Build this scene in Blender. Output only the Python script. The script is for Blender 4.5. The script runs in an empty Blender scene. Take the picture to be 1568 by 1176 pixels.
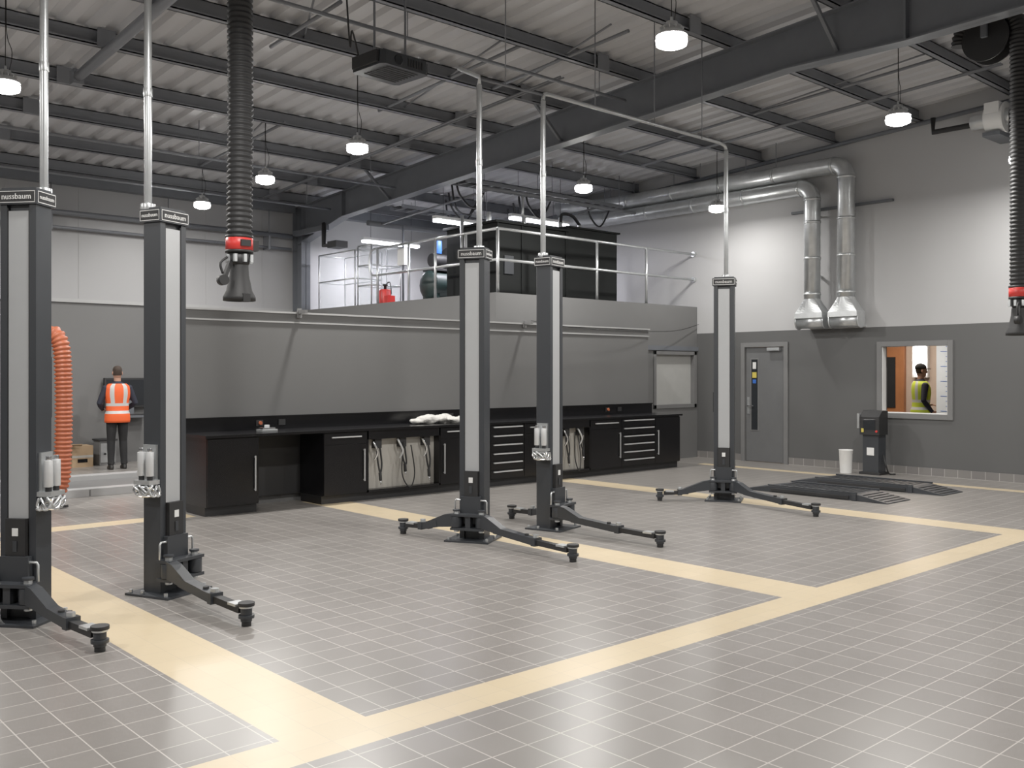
import bpy, bmesh, math, random
from mathutils import Vector, Matrix
random.seed(4)
V=Vector
scene=bpy.context.scene
scene.view_settings.view_transform='Standard'
scene.view_settings.gamma=1.18
scene.view_settings.exposure=0.05

# ------------------------------------------------------------------ materials
def mat(name,col,rough=0.5,metal=0.0,emit=None,es=1.0,var=0.06,scale=6.0,bump=0.0,alpha=1.0,trans=0.0,coat=0.0,spec=None):
    m=bpy.data.materials.new(name); m.use_nodes=True
    nt=m.node_tree; b=nt.nodes['Principled BSDF']
    b.inputs['Roughness'].default_value=rough; b.inputs['Metallic'].default_value=metal
    c=(col[0],col[1],col[2],1)
    b.inputs['Base Color'].default_value=c
    if spec is not None: b.inputs['Specular IOR Level'].default_value=spec
    if emit:
        b.inputs['Emission Color'].default_value=(emit[0],emit[1],emit[2],1); b.inputs['Emission Strength'].default_value=es
    if coat: b.inputs['Coat Weight'].default_value=coat
    if trans: b.inputs['Transmission Weight'].default_value=trans
    if alpha<1: b.inputs['Alpha'].default_value=alpha
    if var>0:
        tc=nt.nodes.new('ShaderNodeTexCoord'); n=nt.nodes.new('ShaderNodeTexNoise')
        n.inputs['Scale'].default_value=scale; n.inputs['Detail'].default_value=4
        nt.links.new(tc.outputs['Object'],n.inputs['Vector'])
        r=nt.nodes.new('ShaderNodeMapRange')
        r.inputs['To Min'].default_value=1-var*1.5; r.inputs['To Max'].default_value=1+var*1.5
        nt.links.new(n.outputs['Fac'],r.inputs['Value'])
        mx=nt.nodes.new('ShaderNodeVectorMath'); mx.operation='SCALE'
        mx.inputs[0].default_value=col[:3]
        nt.links.new(r.outputs['Result'],mx.inputs['Scale'])
        nt.links.new(mx.outputs['Vector'],b.inputs['Base Color'])
        if bump>0:
            bp=nt.nodes.new('ShaderNodeBump'); bp.inputs['Strength'].default_value=bump; bp.inputs['Distance'].default_value=0.01
            nt.links.new(n.outputs['Fac'],bp.inputs['Height']); nt.links.new(bp.outputs['Normal'],b.inputs['Normal'])
    return m

def tilemat(name,c1,c2,grout,size,rough,mort=0.0035,vec='xy'):
    m=bpy.data.materials.new(name); m.use_nodes=True
    nt=m.node_tree; b=nt.nodes['Principled BSDF']
    g=nt.nodes.new('ShaderNodeNewGeometry')
    src=g.outputs['Position']
    if vec=='yz':
        sx=nt.nodes.new('ShaderNodeSeparateXYZ'); cx=nt.nodes.new('ShaderNodeCombineXYZ')
        nt.links.new(src,sx.inputs[0]); nt.links.new(sx.outputs['Y'],cx.inputs['X']); nt.links.new(sx.outputs['Z'],cx.inputs['Y'])
        src=cx.outputs[0]
    br=nt.nodes.new('ShaderNodeTexBrick'); br.offset=0.0; br.squash=1.0
    br.inputs['Scale'].default_value=1.0; br.inputs['Brick Width'].default_value=size; br.inputs['Row Height'].default_value=size
    br.inputs['Mortar Size'].default_value=mort; br.inputs['Mortar Smooth'].default_value=0.1; br.inputs['Bias'].default_value=0
    br.inputs['Color1'].default_value=(*c1,1); br.inputs['Color2'].default_value=(*c2,1); br.inputs['Mortar'].default_value=(*grout,1)
    nt.links.new(src,br.inputs['Vector'])
    n=nt.nodes.new('ShaderNodeTexNoise'); n.inputs['Scale'].default_value=0.9; n.inputs['Detail'].default_value=6; n.inputs['Roughness'].default_value=0.65
    nt.links.new(src,n.inputs['Vector'])
    r=nt.nodes.new('ShaderNodeMapRange'); r.inputs['To Min'].default_value=0.88; r.inputs['To Max'].default_value=1.10
    nt.links.new(n.outputs['Fac'],r.inputs['Value'])
    mx=nt.nodes.new('ShaderNodeVectorMath'); mx.operation='SCALE'
    nt.links.new(br.outputs['Color'],mx.inputs[0]); nt.links.new(r.outputs['Result'],mx.inputs['Scale'])
    nt.links.new(mx.outputs['Vector'],b.inputs['Base Color'])
    r2=nt.nodes.new('ShaderNodeMapRange'); r2.inputs['To Min'].default_value=rough-0.03; r2.inputs['To Max'].default_value=rough+0.04
    nt.links.new(n.outputs['Fac'],r2.inputs['Value']); nt.links.new(r2.outputs['Result'],b.inputs['Roughness'])
    bp=nt.nodes.new('ShaderNodeBump'); bp.inputs['Strength'].default_value=0.15; bp.inputs['Distance'].default_value=0.002; bp.invert=True
    nt.links.new(br.outputs['Fac'],bp.inputs['Height']); nt.links.new(bp.outputs['Normal'],b.inputs['Normal'])
    return m

M_tile=tilemat('floor_tile',(0.200,0.186,0.173),(0.220,0.205,0.191),(0.47,0.44,0.41),0.2,0.29,0.003)
M_cream=tilemat('cream_tile',(0.56,0.455,0.295),(0.59,0.48,0.315),(0.51,0.42,0.29),0.2,0.32,0.002)
M_skirt=tilemat('skirting_tile',(0.17,0.16,0.155),(0.19,0.18,0.17),(0.4,0.38,0.36),0.2,0.35,0.004,'yz')
M_wdark=mat('wall_paint_dark',(0.082,0.082,0.082),0.55,var=0.03,scale=1.5)
M_wgrey=mat('wall_paint_grey',(0.125,0.125,0.124),0.55,var=0.03,scale=1.5)
M_wlight=mat('wall_paint_light',(0.43,0.43,0.435),0.6,var=0.02,scale=1.2)
M_clad=mat('wall_cladding',(0.33,0.33,0.335),0.5,var=0.03,scale=1.2)
M_trimw=mat('trim_light',(0.36,0.36,0.36),0.4)
M_roof=mat('roof_sheet',(0.50,0.50,0.515),0.45,var=0.04,scale=1.0)
M_steel=mat('painted_steel',(0.115,0.124,0.140),0.5)
M_purl=mat('purlin_steel',(0.155,0.163,0.18),0.45)
M_galv=mat('galvanised',(0.62,0.64,0.65),0.33,0.8,var=0.12,scale=9)
M_alu=mat('aluminium',(0.62,0.63,0.64),0.38,0.35,var=0.03)
M_strip=mat('cover_strip',(0.42,0.43,0.44),0.38,0.2,var=0.03)
M_char=mat('charcoal_powdercoat',(0.025,0.028,0.033),0.42,var=0.05)
M_black=mat('black_gloss',(0.005,0.005,0.006),0.25,var=0.05,spec=.35)
M_blk=mat('black_matt',(0.010,0.010,0.011),0.55)
M_rub=mat('rubber',(0.011,0.011,0.012),0.6,bump=0.1)
M_chrome=mat('chrome',(0.75,0.76,0.78),0.2,1.0)
M_beige=mat('beige_panel',(0.42,0.40,0.36),0.5)
M_red=mat('red_plastic',(0.6,0.03,0.025),0.4)
M_orange=mat('orange_hose',(0.42,0.10,0.04),0.5)
M_white=mat('white_plastic',(0.75,0.75,0.74),0.45)
M_cloth=mat('white_cloth',(0.6,0.59,0.56),0.85,bump=0.4,scale=30)
M_lens=mat('lamp_lens',(1,1,1),0.4,emit=(1,0.97,0.92),es=34,var=0)
M_tube=mat('tube_lamp',(1,1,1),0.4,emit=(0.95,0.95,1),es=14,var=0)
M_frame=mat('frame_grey',(0.15,0.15,0.15),0.45)
M_door=mat('door_paint',(0.115,0.117,0.12),0.45)
M_glassd=mat('dark_glass',(0.02,0.022,0.025),0.12)
M_blind=mat('window_blind',(0.38,0.38,0.365),0.5)
M_wood=mat('wood',(0.34,0.13,0.05),0.45,var=0.2,scale=4)
M_roomw=mat('office_wall',(0.46,0.37,0.31),0.7)
M_card=mat('cardboard',(0.38,0.26,0.15),0.8)
M_yel=mat('yellow_label',(0.6,0.48,0.08),0.5)
M_blue=mat('blue_paint',(0.03,0.12,0.5),0.4)
M_green=mat('dark_green_paint',(0.008,0.02,0.018),0.45)
M_tank=mat('enclosure_panel',(0.007,0.008,0.008),0.75,spec=.15)
M_clear=mat('clear_polycarbonate',(0.8,0.85,0.88),0.15,alpha=0.25,var=0)
M_chart=mat('chart_paper',(0.66,0.75,0.84),0.6)

# ------------------------------------------------------------------ mesh builder
def catmull(pts,n=8):
    pts=[V(p) for p in pts]; P=[pts[0]]+pts+[pts[-1]]; out=[]
    for i in range(1,len(P)-2):
        a,b,c,d=P[i-1],P[i],P[i+1],P[i+2]
        for k in range(n):
            t=k/n
            out.append(0.5*((2*b)+(c-a)*t+(2*a-5*b+4*c-d)*t*t+(3*b-a-3*c+d)*t**3))
    out.append(pts[-1]); return out

class MB:
    def __init__(s): s.bm=bmesh.new(); s.mats=[]; s.M=Matrix.Identity(4)
    def mi(s,m):
        if m not in s.mats: s.mats.append(m)
        return s.mats.index(m)
    def v(s,p): return s.bm.verts.new(s.M@V(p))
    def f(s,vs,m,sm=False):
        try: fa=s.bm.faces.new(vs)
        except ValueError: return None
        fa.material_index=s.mi(m); fa.smooth=sm; return fa
    def hexa(s,c,m):
        v=[s.v(p) for p in c]
        for q in ((3,2,1,0),(4,5,6,7),(0,1,5,4),(1,2,6,5),(2,3,7,6),(3,0,4,7)): s.f([v[i] for i in q],m)
    def bx(s,x0,x1,y0,y1,z0,z1,m):
        s.hexa([(x0,y0,z0),(x1,y0,z0),(x1,y1,z0),(x0,y1,z0),(x0,y0,z1),(x1,y0,z1),(x1,y1,z1),(x0,y1,z1)],m)
    def box(s,c,d,m):
        s.bx(c[0]-d[0]/2,c[0]+d[0]/2,c[1]-d[1]/2,c[1]+d[1]/2,c[2]-d[2]/2,c[2]+d[2]/2,m)
    def obox(s,p0,p1,w,h,m,w2=None,h2=None):
        p0=V(p0);p1=V(p1);d=(p1-p0).normalized()
        sd=d.cross(V((0,0,1)))
        if sd.length<1e-4: sd=V((1,0,0))
        sd.normalize(); up=sd.cross(d).normalized()
        w2=w if w2 is None else w2; h2=h if h2 is None else h2
        c=[]
        for (sw,sh) in ((-1,-1),(1,-1),(1,1),(-1,1)): c.append(p0+sd*sw*w/2+up*sh*h/2)
        for (sw,sh) in ((-1,-1),(1,-1),(1,1),(-1,1)): c.append(p1+sd*sw*w2/2+up*sh*h2/2)
        s.hexa(c,m)
    def prism(s,poly,a0,a1,m,axis='z'):
        def P(u,w,a):
            return {'z':(u,w,a),'x':(a,u,w),'y':(u,a,w)}[axis]
        lo=[s.v(P(u,w,a0)) for u,w in poly]; hi=[s.v(P(u,w,a1)) for u,w in poly]
        n=len(poly)
        s.f(lo[::-1],m); s.f(hi,m)
        for i in range(n): s.f([lo[i],lo[(i+1)%n],hi[(i+1)%n],hi[i]],m)
    def vplate(s,p0,d,poly,th,m):
        p0=V(p0); d=V(d).normalized(); sd=d.cross(V((0,0,1))).normalized()
        a=[s.v(p0+d*u+V((0,0,w))+sd*th/2) for u,w in poly]; b=[s.v(p0+d*u+V((0,0,w))-sd*th/2) for u,w in poly]
        n=len(poly); s.f(a[::-1],m); s.f(b,m)
        for i in range(n): s.f([a[i],a[(i+1)%n],b[(i+1)%n],b[i]],m)
    def loft(s,rings,m,caps=True,sm=True,closed=True):
        R=[[s.v(p) for p in r] for r in rings]; n=len(R[0]); out=[]
        for i in range(len(R)-1):
            for j in range(n if closed else n-1):
                out.append(s.f([R[i][j],R[i][(j+1)%n],R[i+1][(j+1)%n],R[i+1][j]],m,sm))
        if caps: s.f(R[0][::-1],m); s.f(R[-1],m)
        return out
    def tube(s,pts,r,m,n=10,caps=True):
        pts=[V(p) for p in pts]; k=len(pts)
        rr=r if isinstance(r,(list,tuple)) else [r]*k
        T=[]
        for i in range(k):
            a=pts[max(0,i-1)]; b=pts[min(k-1,i+1)]; T.append((b-a).normalized())
        u=T[0].cross(V((0,0,1)))
        if u.length<1e-3: u=V((1,0,0))
        u.normalize(); rings=[]
        for i in range(k):
            u=(u-T[i]*u.dot(T[i])).normalized(); w=T[i].cross(u)
            rings.append([pts[i]+(u*math.cos(2*math.pi*j/n)+w*math.sin(2*math.pi*j/n))*rr[i] for j in range(n)])
        s.loft(rings,m,caps)
    def cyl(s,p0,p1,r,m,r2=None,n=18): s.tube([p0,p1],[r,r if r2 is None else r2],m,n)
    def lathe(s,prof,o,m,n=24,caps=True):
        s.loft([[(o[0]+r*math.cos(2*math.pi*j/n),o[1]+r*math.sin(2*math.pi*j/n),o[2]+z) for j in range(n)] for r,z in prof],m,caps)
    def ell(s,c,r,m,n=14,k=8):
        c=V(c); rings=[]
        for i in range(k+1):
            a=-math.pi/2+math.pi*(i+0.001 if i==0 else i-0.001 if i==k else i)/k
            q=max(math.cos(a),0.02)
            rings.append([(c.x+r[0]*q*math.cos(2*math.pi*j/n),c.y+r[1]*q*math.sin(2*math.pi*j/n),c.z+r[2]*math.sin(a)) for j in range(n)])
        s.loft(rings,m)
    def hose(s,pts,r,m,pitch=0.03,amp=0.12,n=16):
        pts=[V(p) for p in pts]; L=[0]
        for a,b in zip(pts,pts[1:]): L.append(L[-1]+(b-a).length)
        N=int(L[-1]/pitch)*4; out=[];rr=[]; j=0
        pat=(1,1,1-amp,1-amp)
        for i in range(N+1):
            t=L[-1]*i/N
            while j<len(L)-2 and L[j+1]<t: j+=1
            f=(t-L[j])/max(1e-9,L[j+1]-L[j]); out.append(pts[j].lerp(pts[j+1],f)); rr.append(r*pat[i%4])
        s.tube(out,rr,m,n)
    def mesh(s,me,M,m):
        off=[s.v(M@v.co) for v in me.vertices]
        for p in me.polygons: s.f([off[i] for i in p.vertices],m)
    def done(s,name,origin=(0,0,0),bevel=0.0,recalc=True):
        if recalc: bmesh.ops.recalc_face_normals(s.bm,faces=s.bm.faces)
        me=bpy.data.meshes.new(name); 
        bmesh.ops.translate(s.bm,verts=s.bm.verts,vec=-V(origin))
        s.bm.to_mesh(me); s.bm.free()
        for m in s.mats: me.materials.append(m)
        o=bpy.data.objects.new(name,me); o.location=origin; scene.collection.objects.link(o)
        if bevel>0:
            b=o.modifiers.new('bevel','BEVEL'); b.width=bevel; b.segments=2; b.limit_method='ANGLE'; b.angle_limit=math.radians(50); b.harden_normals=False
        return o

def textmesh(txt,size):
    cu=bpy.data.curves.new('txt','FONT'); cu.body=txt; cu.size=size; cu.align_x='CENTER'; cu.align_y='CENTER'; cu.extrude=0.0008; cu.resolution_u=2
    o=bpy.data.objects.new('txt',cu); scene.collection.objects.link(o)
    dg=bpy.context.evaluated_depsgraph_get(); me=bpy.data.meshes.new_from_object(o.evaluated_get(dg))
    bpy.data.objects.remove(o); return me
LABEL=textmesh('nussbaum',0.062)

# ------------------------------------------------------------------ room dimensions
XW=14.7; YF=17.25; X0=-4.0; Y0=-4.5; YA=4.6
def zr(y): return 4.9+0.058*((17-y) if y>=YA else (17-YA)-(YA-y))   # rafter top
def zs(y): return zr(y)+0.2                                        # sheet underside

# floor with cream tile bands
mb=MB()
xb=[(2.03,2.47),(5.98,6.44),(9.92,10.34),(13.55,13.78)]
xs=sorted({X0,4.5,XW}|{a for p in xb for a in p}); ys=sorted({Y0,3.47,3.75,10.2,10.5,YF})
def cream(x,y):
    if 3.47<y<3.75: return x<10.34
    for i,(a,b) in enumerate(xb):
        if a<x<b and 3.47<y<(10.5 if i!=3 else 10.2): return True
    return 10.2<y<10.5 and x<4.5
for i in range(len(xs)-1):
    for j in range(len(ys)-1):
        cx=(xs[i]+xs[i+1])/2; cy=(ys[j]+ys[j+1])/2
        mb.f([mb.v((xs[i],ys[j],0)),mb.v((xs[i+1],ys[j],0)),mb.v((xs[i+1],ys[j+1],0)),mb.v((xs[i],ys[j+1],0))],M_cream if cream(cx,cy) else M_tile)
bmesh.ops.remove_doubles(mb.bm,verts=mb.bm.verts,dist=1e-5)
mb.done('floor')
mb=MB(); mb.bx(XW+0.001,19,4.3,11,-0.1,-0.001,M_wgrey); mb.done('floor_office')

# ---- right wall with window + door openings
WY0,WY1,WZ0,WZ1=6.32,7.43,0.92,2.04; DY0,DY1,DZ=9.15,10.01,2.08; ZT=2.33
mb=MB(); x0,x1=XW,XW+0.15
mb.bx(x0,x1,Y0,WY0,0,ZT,M_wdark); mb.bx(x0,x1,WY0,WY1,0,WZ0,M_wdark); mb.bx(x0,x1,WY0,WY1,WZ1,ZT,M_wdark)
mb.bx(x0,x1,WY1,DY0,0,ZT,M_wdark); mb.bx(x0,x1,DY0,DY1,DZ,ZT,M_wdark); mb.bx(x0,x1,DY1,YF+.15,0,ZT,M_wdark)
mb.prism([(Y0,ZT),(YF+.15,ZT),(YF+.15,zs(YF)+.1),(YA,zs(YA)+.1),(Y0,zs(Y0)+.1)],x0,x1,M_wlight,'x')
mb.done('wall_right')
mb=MB()
mb.bx(XW-.012,XW,Y0,DY0-.06,0,.12,M_skirt); mb.bx(XW-.012,XW,DY1+.06,11.04,0,.12,M_skirt)
mb.done('baseboard_right')
# far wall
mb=MB(); mb.bx(X0,9.64,YF,YF+.15,0,2.83,M_wgrey)
mb.bx(X0,9.64,YF,YF+.15,2.83,zs(YF)+.1,M_clad); mb.bx(9.64,XW,YF,YF+.15,0,zs(YF)+.1,M_wlight)
x=X0+.3
while x<9.5:
    mb.bx(x,x+.02,YF-.006,YF,2.88,5.0,M_clad); x+=1.15
mb.done('wall_far')
mb=MB(); mb.bx(X0,9.6,YF-.05,YF,2.8,2.86,M_trimw); mb.done('trim_far')
mb=MB(); mb.bx(X0-.15,X0,Y0,YF+.15,0,ZT,M_wdark)
mb.prism([(Y0,ZT),(YF+.15,ZT),(YF+.15,zs(YF)+.1),(YA,zs(YA)+.1),(Y0,zs(Y0)+.1)],X0-.15,X0,M_wlight,'x'); mb.done('wall_left')
mb=MB(); mb.bx(X0-.15,XW+.15,Y0-.15,Y0,0,ZT,M_wdark); mb.bx(X0-.15,XW+.15,Y0-.15,Y0,ZT,zs(Y0)+.1,M_wlight); mb.done('wall_near')
# bench partition wall
mb=MB(); mb.bx(4.56,12.85,10.70,10.85,0,2.33,M_wgrey); mb.bx(12.70,12.85,10.85,11.04,0,2.33,M_wgrey); mb.done('wall_bench')
mb=MB(); mb.bx(4.54,12.87,10.675,10.87,2.33,2.352,M_trimw); mb.bx(4.56,12.86,10.685,10.70,2.212,2.230,M_trimw)
for x in (6.05,9.9): mb.bx(x-.02,x+.02,10.50,10.70,2.33,2.375,M_frame); mb.bx(x-.03,x+.03,10.66,10.675,2.28,2.40,M_frame)
mb.tube(catmull([(9.9,10.52,2.38),(11.0,10.55,2.30),(12.6,10.6,2.30),(13.9,10.9,2.36),(14.68,11.0,2.5)],8),.006,M_blk,6)
mb.done('trim_bench')
# mezzanine block
MZ=2.83; bx0,bx1,bz0,bz1=13.45,14.62,0.98,1.95
mb=MB(); y0,y1=11.05,11.2
mb.bx(9.65,bx0,y0,y1,0,MZ,M_wgrey); mb.bx(bx0,bx1,y0,y1,0,bz0,M_wgrey); mb.bx(bx0,bx1,y0,y1,bz1,MZ,M_wgrey); mb.bx(bx1,XW,y0,y1,0,MZ,M_wgrey)
mb.done('wall_mezzanine_front')
mb=MB(); mb.bx(9.65,9.8,11.2,YF,0,MZ,M_wgrey); mb.done('wall_mezzanine_side')
mb=MB(); mb.bx(9.8,XW,11.2,YF,MZ-.2,MZ-.02,M_wgrey); mb.done('floor_mezzanine')
mb=MB(); mb.bx(12.87,XW,11.02,11.05,2.0,2.08,M_steel); mb.bx(12.87,12.93,11.0,11.05,0,2.0,M_steel); mb.done('trim_mezzanine')
# window 2 (blind) in mezzanine front
mb=MB()
mb.bx(bx0,bx1,11.12,11.14,bz0,bz1,M_blind)
for a in ((bx0-.04,bx0+.03),(bx1-.03,bx1+.04)): mb.bx(a[0],a[1],11.03,11.12,bz0-.04,bz1+.04,M_frame)
for a in ((bz0-.04,bz0+.03),(bz1-.03,bz1+.04)): mb.bx(bx0-.04,bx1+.04,11.03,11.12,a[0],a[1],M_frame)
mb.done('window_2',bevel=.003)

# window 1 frame + glass on right wall
mb=MB()
for a in ((WY0-.05,WY0+.03),(WY1-.03,WY1+.05)): mb.bx(XW-.03,XW+.16,a[0],a[1],WZ0-.05,WZ1+.05,M_frame)
for a in ((WZ0-.05,WZ0+.03),(WZ1-.03,WZ1+.05)): mb.bx(XW-.03,XW+.16,WY0+.03,WY1-.03,a[0],a[1],M_frame)
for a in ((WY0+.03,WY0+.045),(WY1-.045,WY1-.03)): mb.bx(XW-.01,XW+.1,a[0],a[1],WZ0+.03,WZ1-.03,M_white)
mb.bx(XW-.01,XW+.1,WY0+.045,WY1-.045,WZ0+.03,WZ0+.045,M_white)
mb.done('window_1',bevel=.003)
# door
mb=MB()
mb.bx(XW-.03,XW+.15,DY0-.05,DY0+.03,0,DZ+.05,M_frame); mb.bx(XW-.03,XW+.15,DY1-.03,DY1+.05,0,DZ+.05,M_frame); mb.bx(XW-.03,XW+.15,DY0+.03,DY1-.03,DZ-.03,DZ+.05,M_frame)
mb.bx(XW+.02,XW+.07,DY0+.035,DY1-.035,.01,DZ-.035,M_door)
mb.bx(XW+.012,XW+.02,DY1-.30,DY1-.13,.55,1.85,M_frame); mb.bx(XW+.008,XW+.012,DY1-.28,DY1-.15,.57,1.83,M_glassd)
mb.bx(XW+.004,XW+.008,DY1-.26,DY1-.17,1.50,1.60,M_yel); mb.bx(XW+.004,XW+.008,DY1-.25,DY1-.18,1.40,1.47,M_blue); mb.bx(XW+.004,XW+.008,DY1-.25,DY1-.18,1.66,1.78,M_white)
mb.cyl((XW+.02,DY1-.09,1.0),(XW-.04,DY1-.09,1.0),.01,M_chrome); mb.obox((XW-.04,DY1-.09,1.0),(XW-.04,DY1-.22,1.0),.018,.018,M_chrome)
mb.bx(XW+.01,XW+.02,DY1-.11,DY1-.06,.85,1.15,M_galv)
mb.bx(XW-.06,XW+.02,DY0+.1,DY0+.35,DZ-.1,DZ-.045,M_galv)
mb.done('door_1',bevel=.002)

# office behind the window
mb=MB(); mb.bx(18.4,18.5,4.3,11,0,2.7,M_roomw); mb.done('wall_office_far')
mb=MB(); mb.bx(XW+.16,18.4,4.2,4.3,0,2.7,M_roomw); mb.bx(XW+.16,18.4,11,11.1,0,2.7,M_roomw); mb.done('wall_office_sides')
mb=MB(); mb.bx(XW+.16,18.5,4.2,11.1,2.7,2.8,M_white); mb.done('ceiling_office')
mb=MB(); mb.bx(18.33,18.399,8.85,9.8,0,2.1,M_wood); mb.bx(18.31,18.33,8.95,9.15,.9,1.9,M_glassd); mb.bx(18.30,18.399,8.77,8.85,0,2.15,M_wood); mb.bx(18.30,18.399,9.8,9.88,0,2.15,M_wood);mb.bx(18.30,18.399,8.77,9.88,2.15,2.2,M_wood); mb.done('door_2')
mb=MB(); mb.bx(18.37,18.4,7.78,8.16,.75,2.25,M_chart)
for i in range(14): mb.bx(18.365,18.37,7.82,7.9+(.18 if i%3==0 else .08),.85+i*.095,.862+i*.095,M_blue)
mb.done('wall_chart')
mb=MB(); mb.bx(18.3,18.4,8.3,8.6,1.5,2.15,M_white); mb.bx(18.28,18.3,8.34,8.56,1.56,2.1,M_tube); mb.bx(18.27,18.28,8.3,8.6,1.82,1.84,M_white); mb.done('window_3')

# ------------------------------------------------------------------ roof
mb=MB(); prof=[]; x=X0-.15; per=.30
while x<XW+.15:
    prof+= [(x,0),(x+.13,0),(x+.17,.05),(x+.26,.05)]; x+=per
rows=[]
for y in (Y0-.15,YA,YF+.15): rows.append([mb.v((px,y,zs(y)+pz)) for px,pz in prof])
for r in range(2):
    for j in range(len(prof)-1): mb.f([rows[r][j],rows[r+1][j],rows[r+1][j+1],rows[r][j+1]],M_roof)
o=mb.done('ceiling')
so=o.modifiers.new('t','SOLIDIFY'); so.thickness=.02; so.offset=1
# purlins
y=16.75
pys=[]
while y>Y0: pys.append(y); y-=1.42
for y in pys:
    if abs(y-YA)<.3: y=YA+.35
    mb=MB(); z=zr(y)
    mb.bx(X0,XW,y-.009,y+.009,z,z+.195,M_purl)
    mb.bx(X0,XW,y-.085,y+.009,z,z+.012,M_purl); mb.bx(X0,XW,y-.085,y-.073,z,z+.03,M_purl)
    mb.bx(X0,XW,y-.009,y+.07,z+.183,z+.195,M_purl)
    mb.bx(9.62,9.78,y+.009,y+.02,z-.0,z+.16,M_steel)
    for xc in (8.9,10.5,3.8): mb.bx(xc-.1,xc+.1,y-.10,y-.09,z-.01,z+.19,M_purl)
    mb.done('roof_purlin',origin=(9.7,y,z))
# rafter frame
def ibeam(mb,x,prof_top,prof_bot,fw=.19,ft=.016,m=M_steel):
    pts=list(prof_top)+list(prof_bot)[::-1]
    mb.prism(pts,x-.006,x+.006,m,'x')
    for pr,sg in ((prof_top,-1),(prof_bot,1)):
        for (a,b) in zip(pr,pr[1:]):
            mb.prism([a,b,(b[0],b[1]+sg*ft),(a[0],a[1]+sg*ft)],x-fw/2,x+fw/2,m,'x')
mb=MB(); dz=.48
top=[(17.05,zr(17.05)),(YA,zr(YA)),(Y0,zr(Y0))]
bot=[(17.05,zr(17.05)-.75),(15.4,zr(15.4)-dz),(6.0,zr(6)-dz),(YA,zr(YA)-dz-.12),(3.2,zr(3.2)-dz),(Y0,zr(Y0)-dz)]
ibeam(mb,9.7,top,bot)
for y in (15.4,YA,):
    mb.bx(9.61,9.79,y-.012,y+.012,zr(y)-dz-(.11 if y==YA else 0),zr(y)-.005,M_steel)
mb.bx(9.694,9.706,16.85,17.2,MZ,4.92,M_steel); mb.bx(9.6,9.8,16.85,16.868,MZ,4.92,M_steel); mb.bx(9.6,9.8,17.182,17.2,MZ,4.92,M_steel)
for y in pys[2::3]:
    if 5<y<16.5:
        mb.obox((9.72,y,zr(y)-dz+.04),(10.25,y,zr(y)+.02),.04,.04,M_steel)
        mb.obox((9.68,y,zr(y)-dz+.04),(9.15,y,zr(y)+.02),.04,.04,M_steel)
mb.done('portal_frame',origin=(9.7,17,MZ))
# eave beam and pipes on far wall
mb=MB(); mb.bx(X0,9.55,17.0,17.2,4.78,5.0,M_steel); mb.bx(9.85,XW,17.0,17.2,4.78,5.0,M_steel); mb.done('eave_beam',origin=(3,17.1,4.9))
mb=MB()
mb.cyl((X0,17.05,4.3),(9.5,17.05,4.3),.045,M_purl); mb.cyl((X0,17.08,4.05),(9.5,17.08,4.05),.025,M_purl)
for x in range(-3,10,2): mb.bx(x-.02,x+.02,17.02,17.25,4.0,4.36,M_purl); mb.cyl((x,17.05,4.3),(x,17.05,4.8),.01,M_purl,n=8)
mb.done('wall_pipework',origin=(3,17.1,4.3))
# tubes below roof
mb=MB(); mb.cyl((3.8,12.0,zr(12)-.07),(3.8,YA,zr(YA)-.07),.06,M_purl); mb.cyl((3.8,YA,zr(YA)-.07),(3.8,0,zr(0)-.07),.06,M_purl)
mb.bx(3.74,3.86,11.9,12.05,zr(12)-.15,zr(12)+.02,M_purl); mb.done('brace_tube',origin=(3.8,9,5))
for xx,ya,yb in ((5.3,10.0,8.5),(7.6,11.2,8.2),(6.6,6.5,5.0),(12.2,10.8,5.4),(1.5,14.5,8.5),(6.8,15.3,12.4),(8.3,9.6,7.2)):
    mb=MB(); mb.cyl((xx,ya,zr(ya)+.03),(xx,yb,zr(yb)+.03),.022,M_purl,n=8)
    mb.cyl((xx+.3,ya-.2,zr(ya)+.1),(xx-.3,yb,zr(yb)+.03),.012,M_purl,n=8)
    mb.done('sag_rod',origin=(xx,ya,zr(ya)))
mb=MB(); mb.tube([(14.6,15,zr(15)-.05),(14.6,YA,zr(YA)-.05),(14.6,0,zr(0)-.05)],.035,M_steel); mb.tube([(14.3,6.4,zr(6.4)-.1),(14.3,6.4,5.2),(14.3,5.9,5.2),(14.3,5.82,5.2)],.04,M_blk); mb.done('gable_pipe',origin=(14.6,8,5.3))
# conduit runs
mb=MB()
for yy,zz in ((13.5,4.7),(15.6,4.6),(8.3,5.1)):
    mb.cyl((X0,yy,zz+.06),(9.5,yy,zz+.06),.022,M_purl,n=8)
    for x in range(-3,10,3): mb.cyl((x,yy,zz+.06),(x,yy,zs(yy)),.006,M_purl,n=6)
mb.done('ceiling_conduit',origin=(3,13.5,4.7))
for xx in (8.6,12.9):
    mb=MB(); ya,yb=(16.6,8.6) if xx<9 else (10.9,4.9)
    mb.tube([(xx,ya,zr(ya)-.03),(xx,yb,zr(yb)-.03)],.016,M_purl,8); mb.tube([(xx+.06,ya,zr(ya)-.03),(xx+.06,yb,zr(yb)-.03)],.012,M_purl,8)
    mb.done('ceiling_conduit',origin=(xx,ya,zr(ya)))
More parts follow.
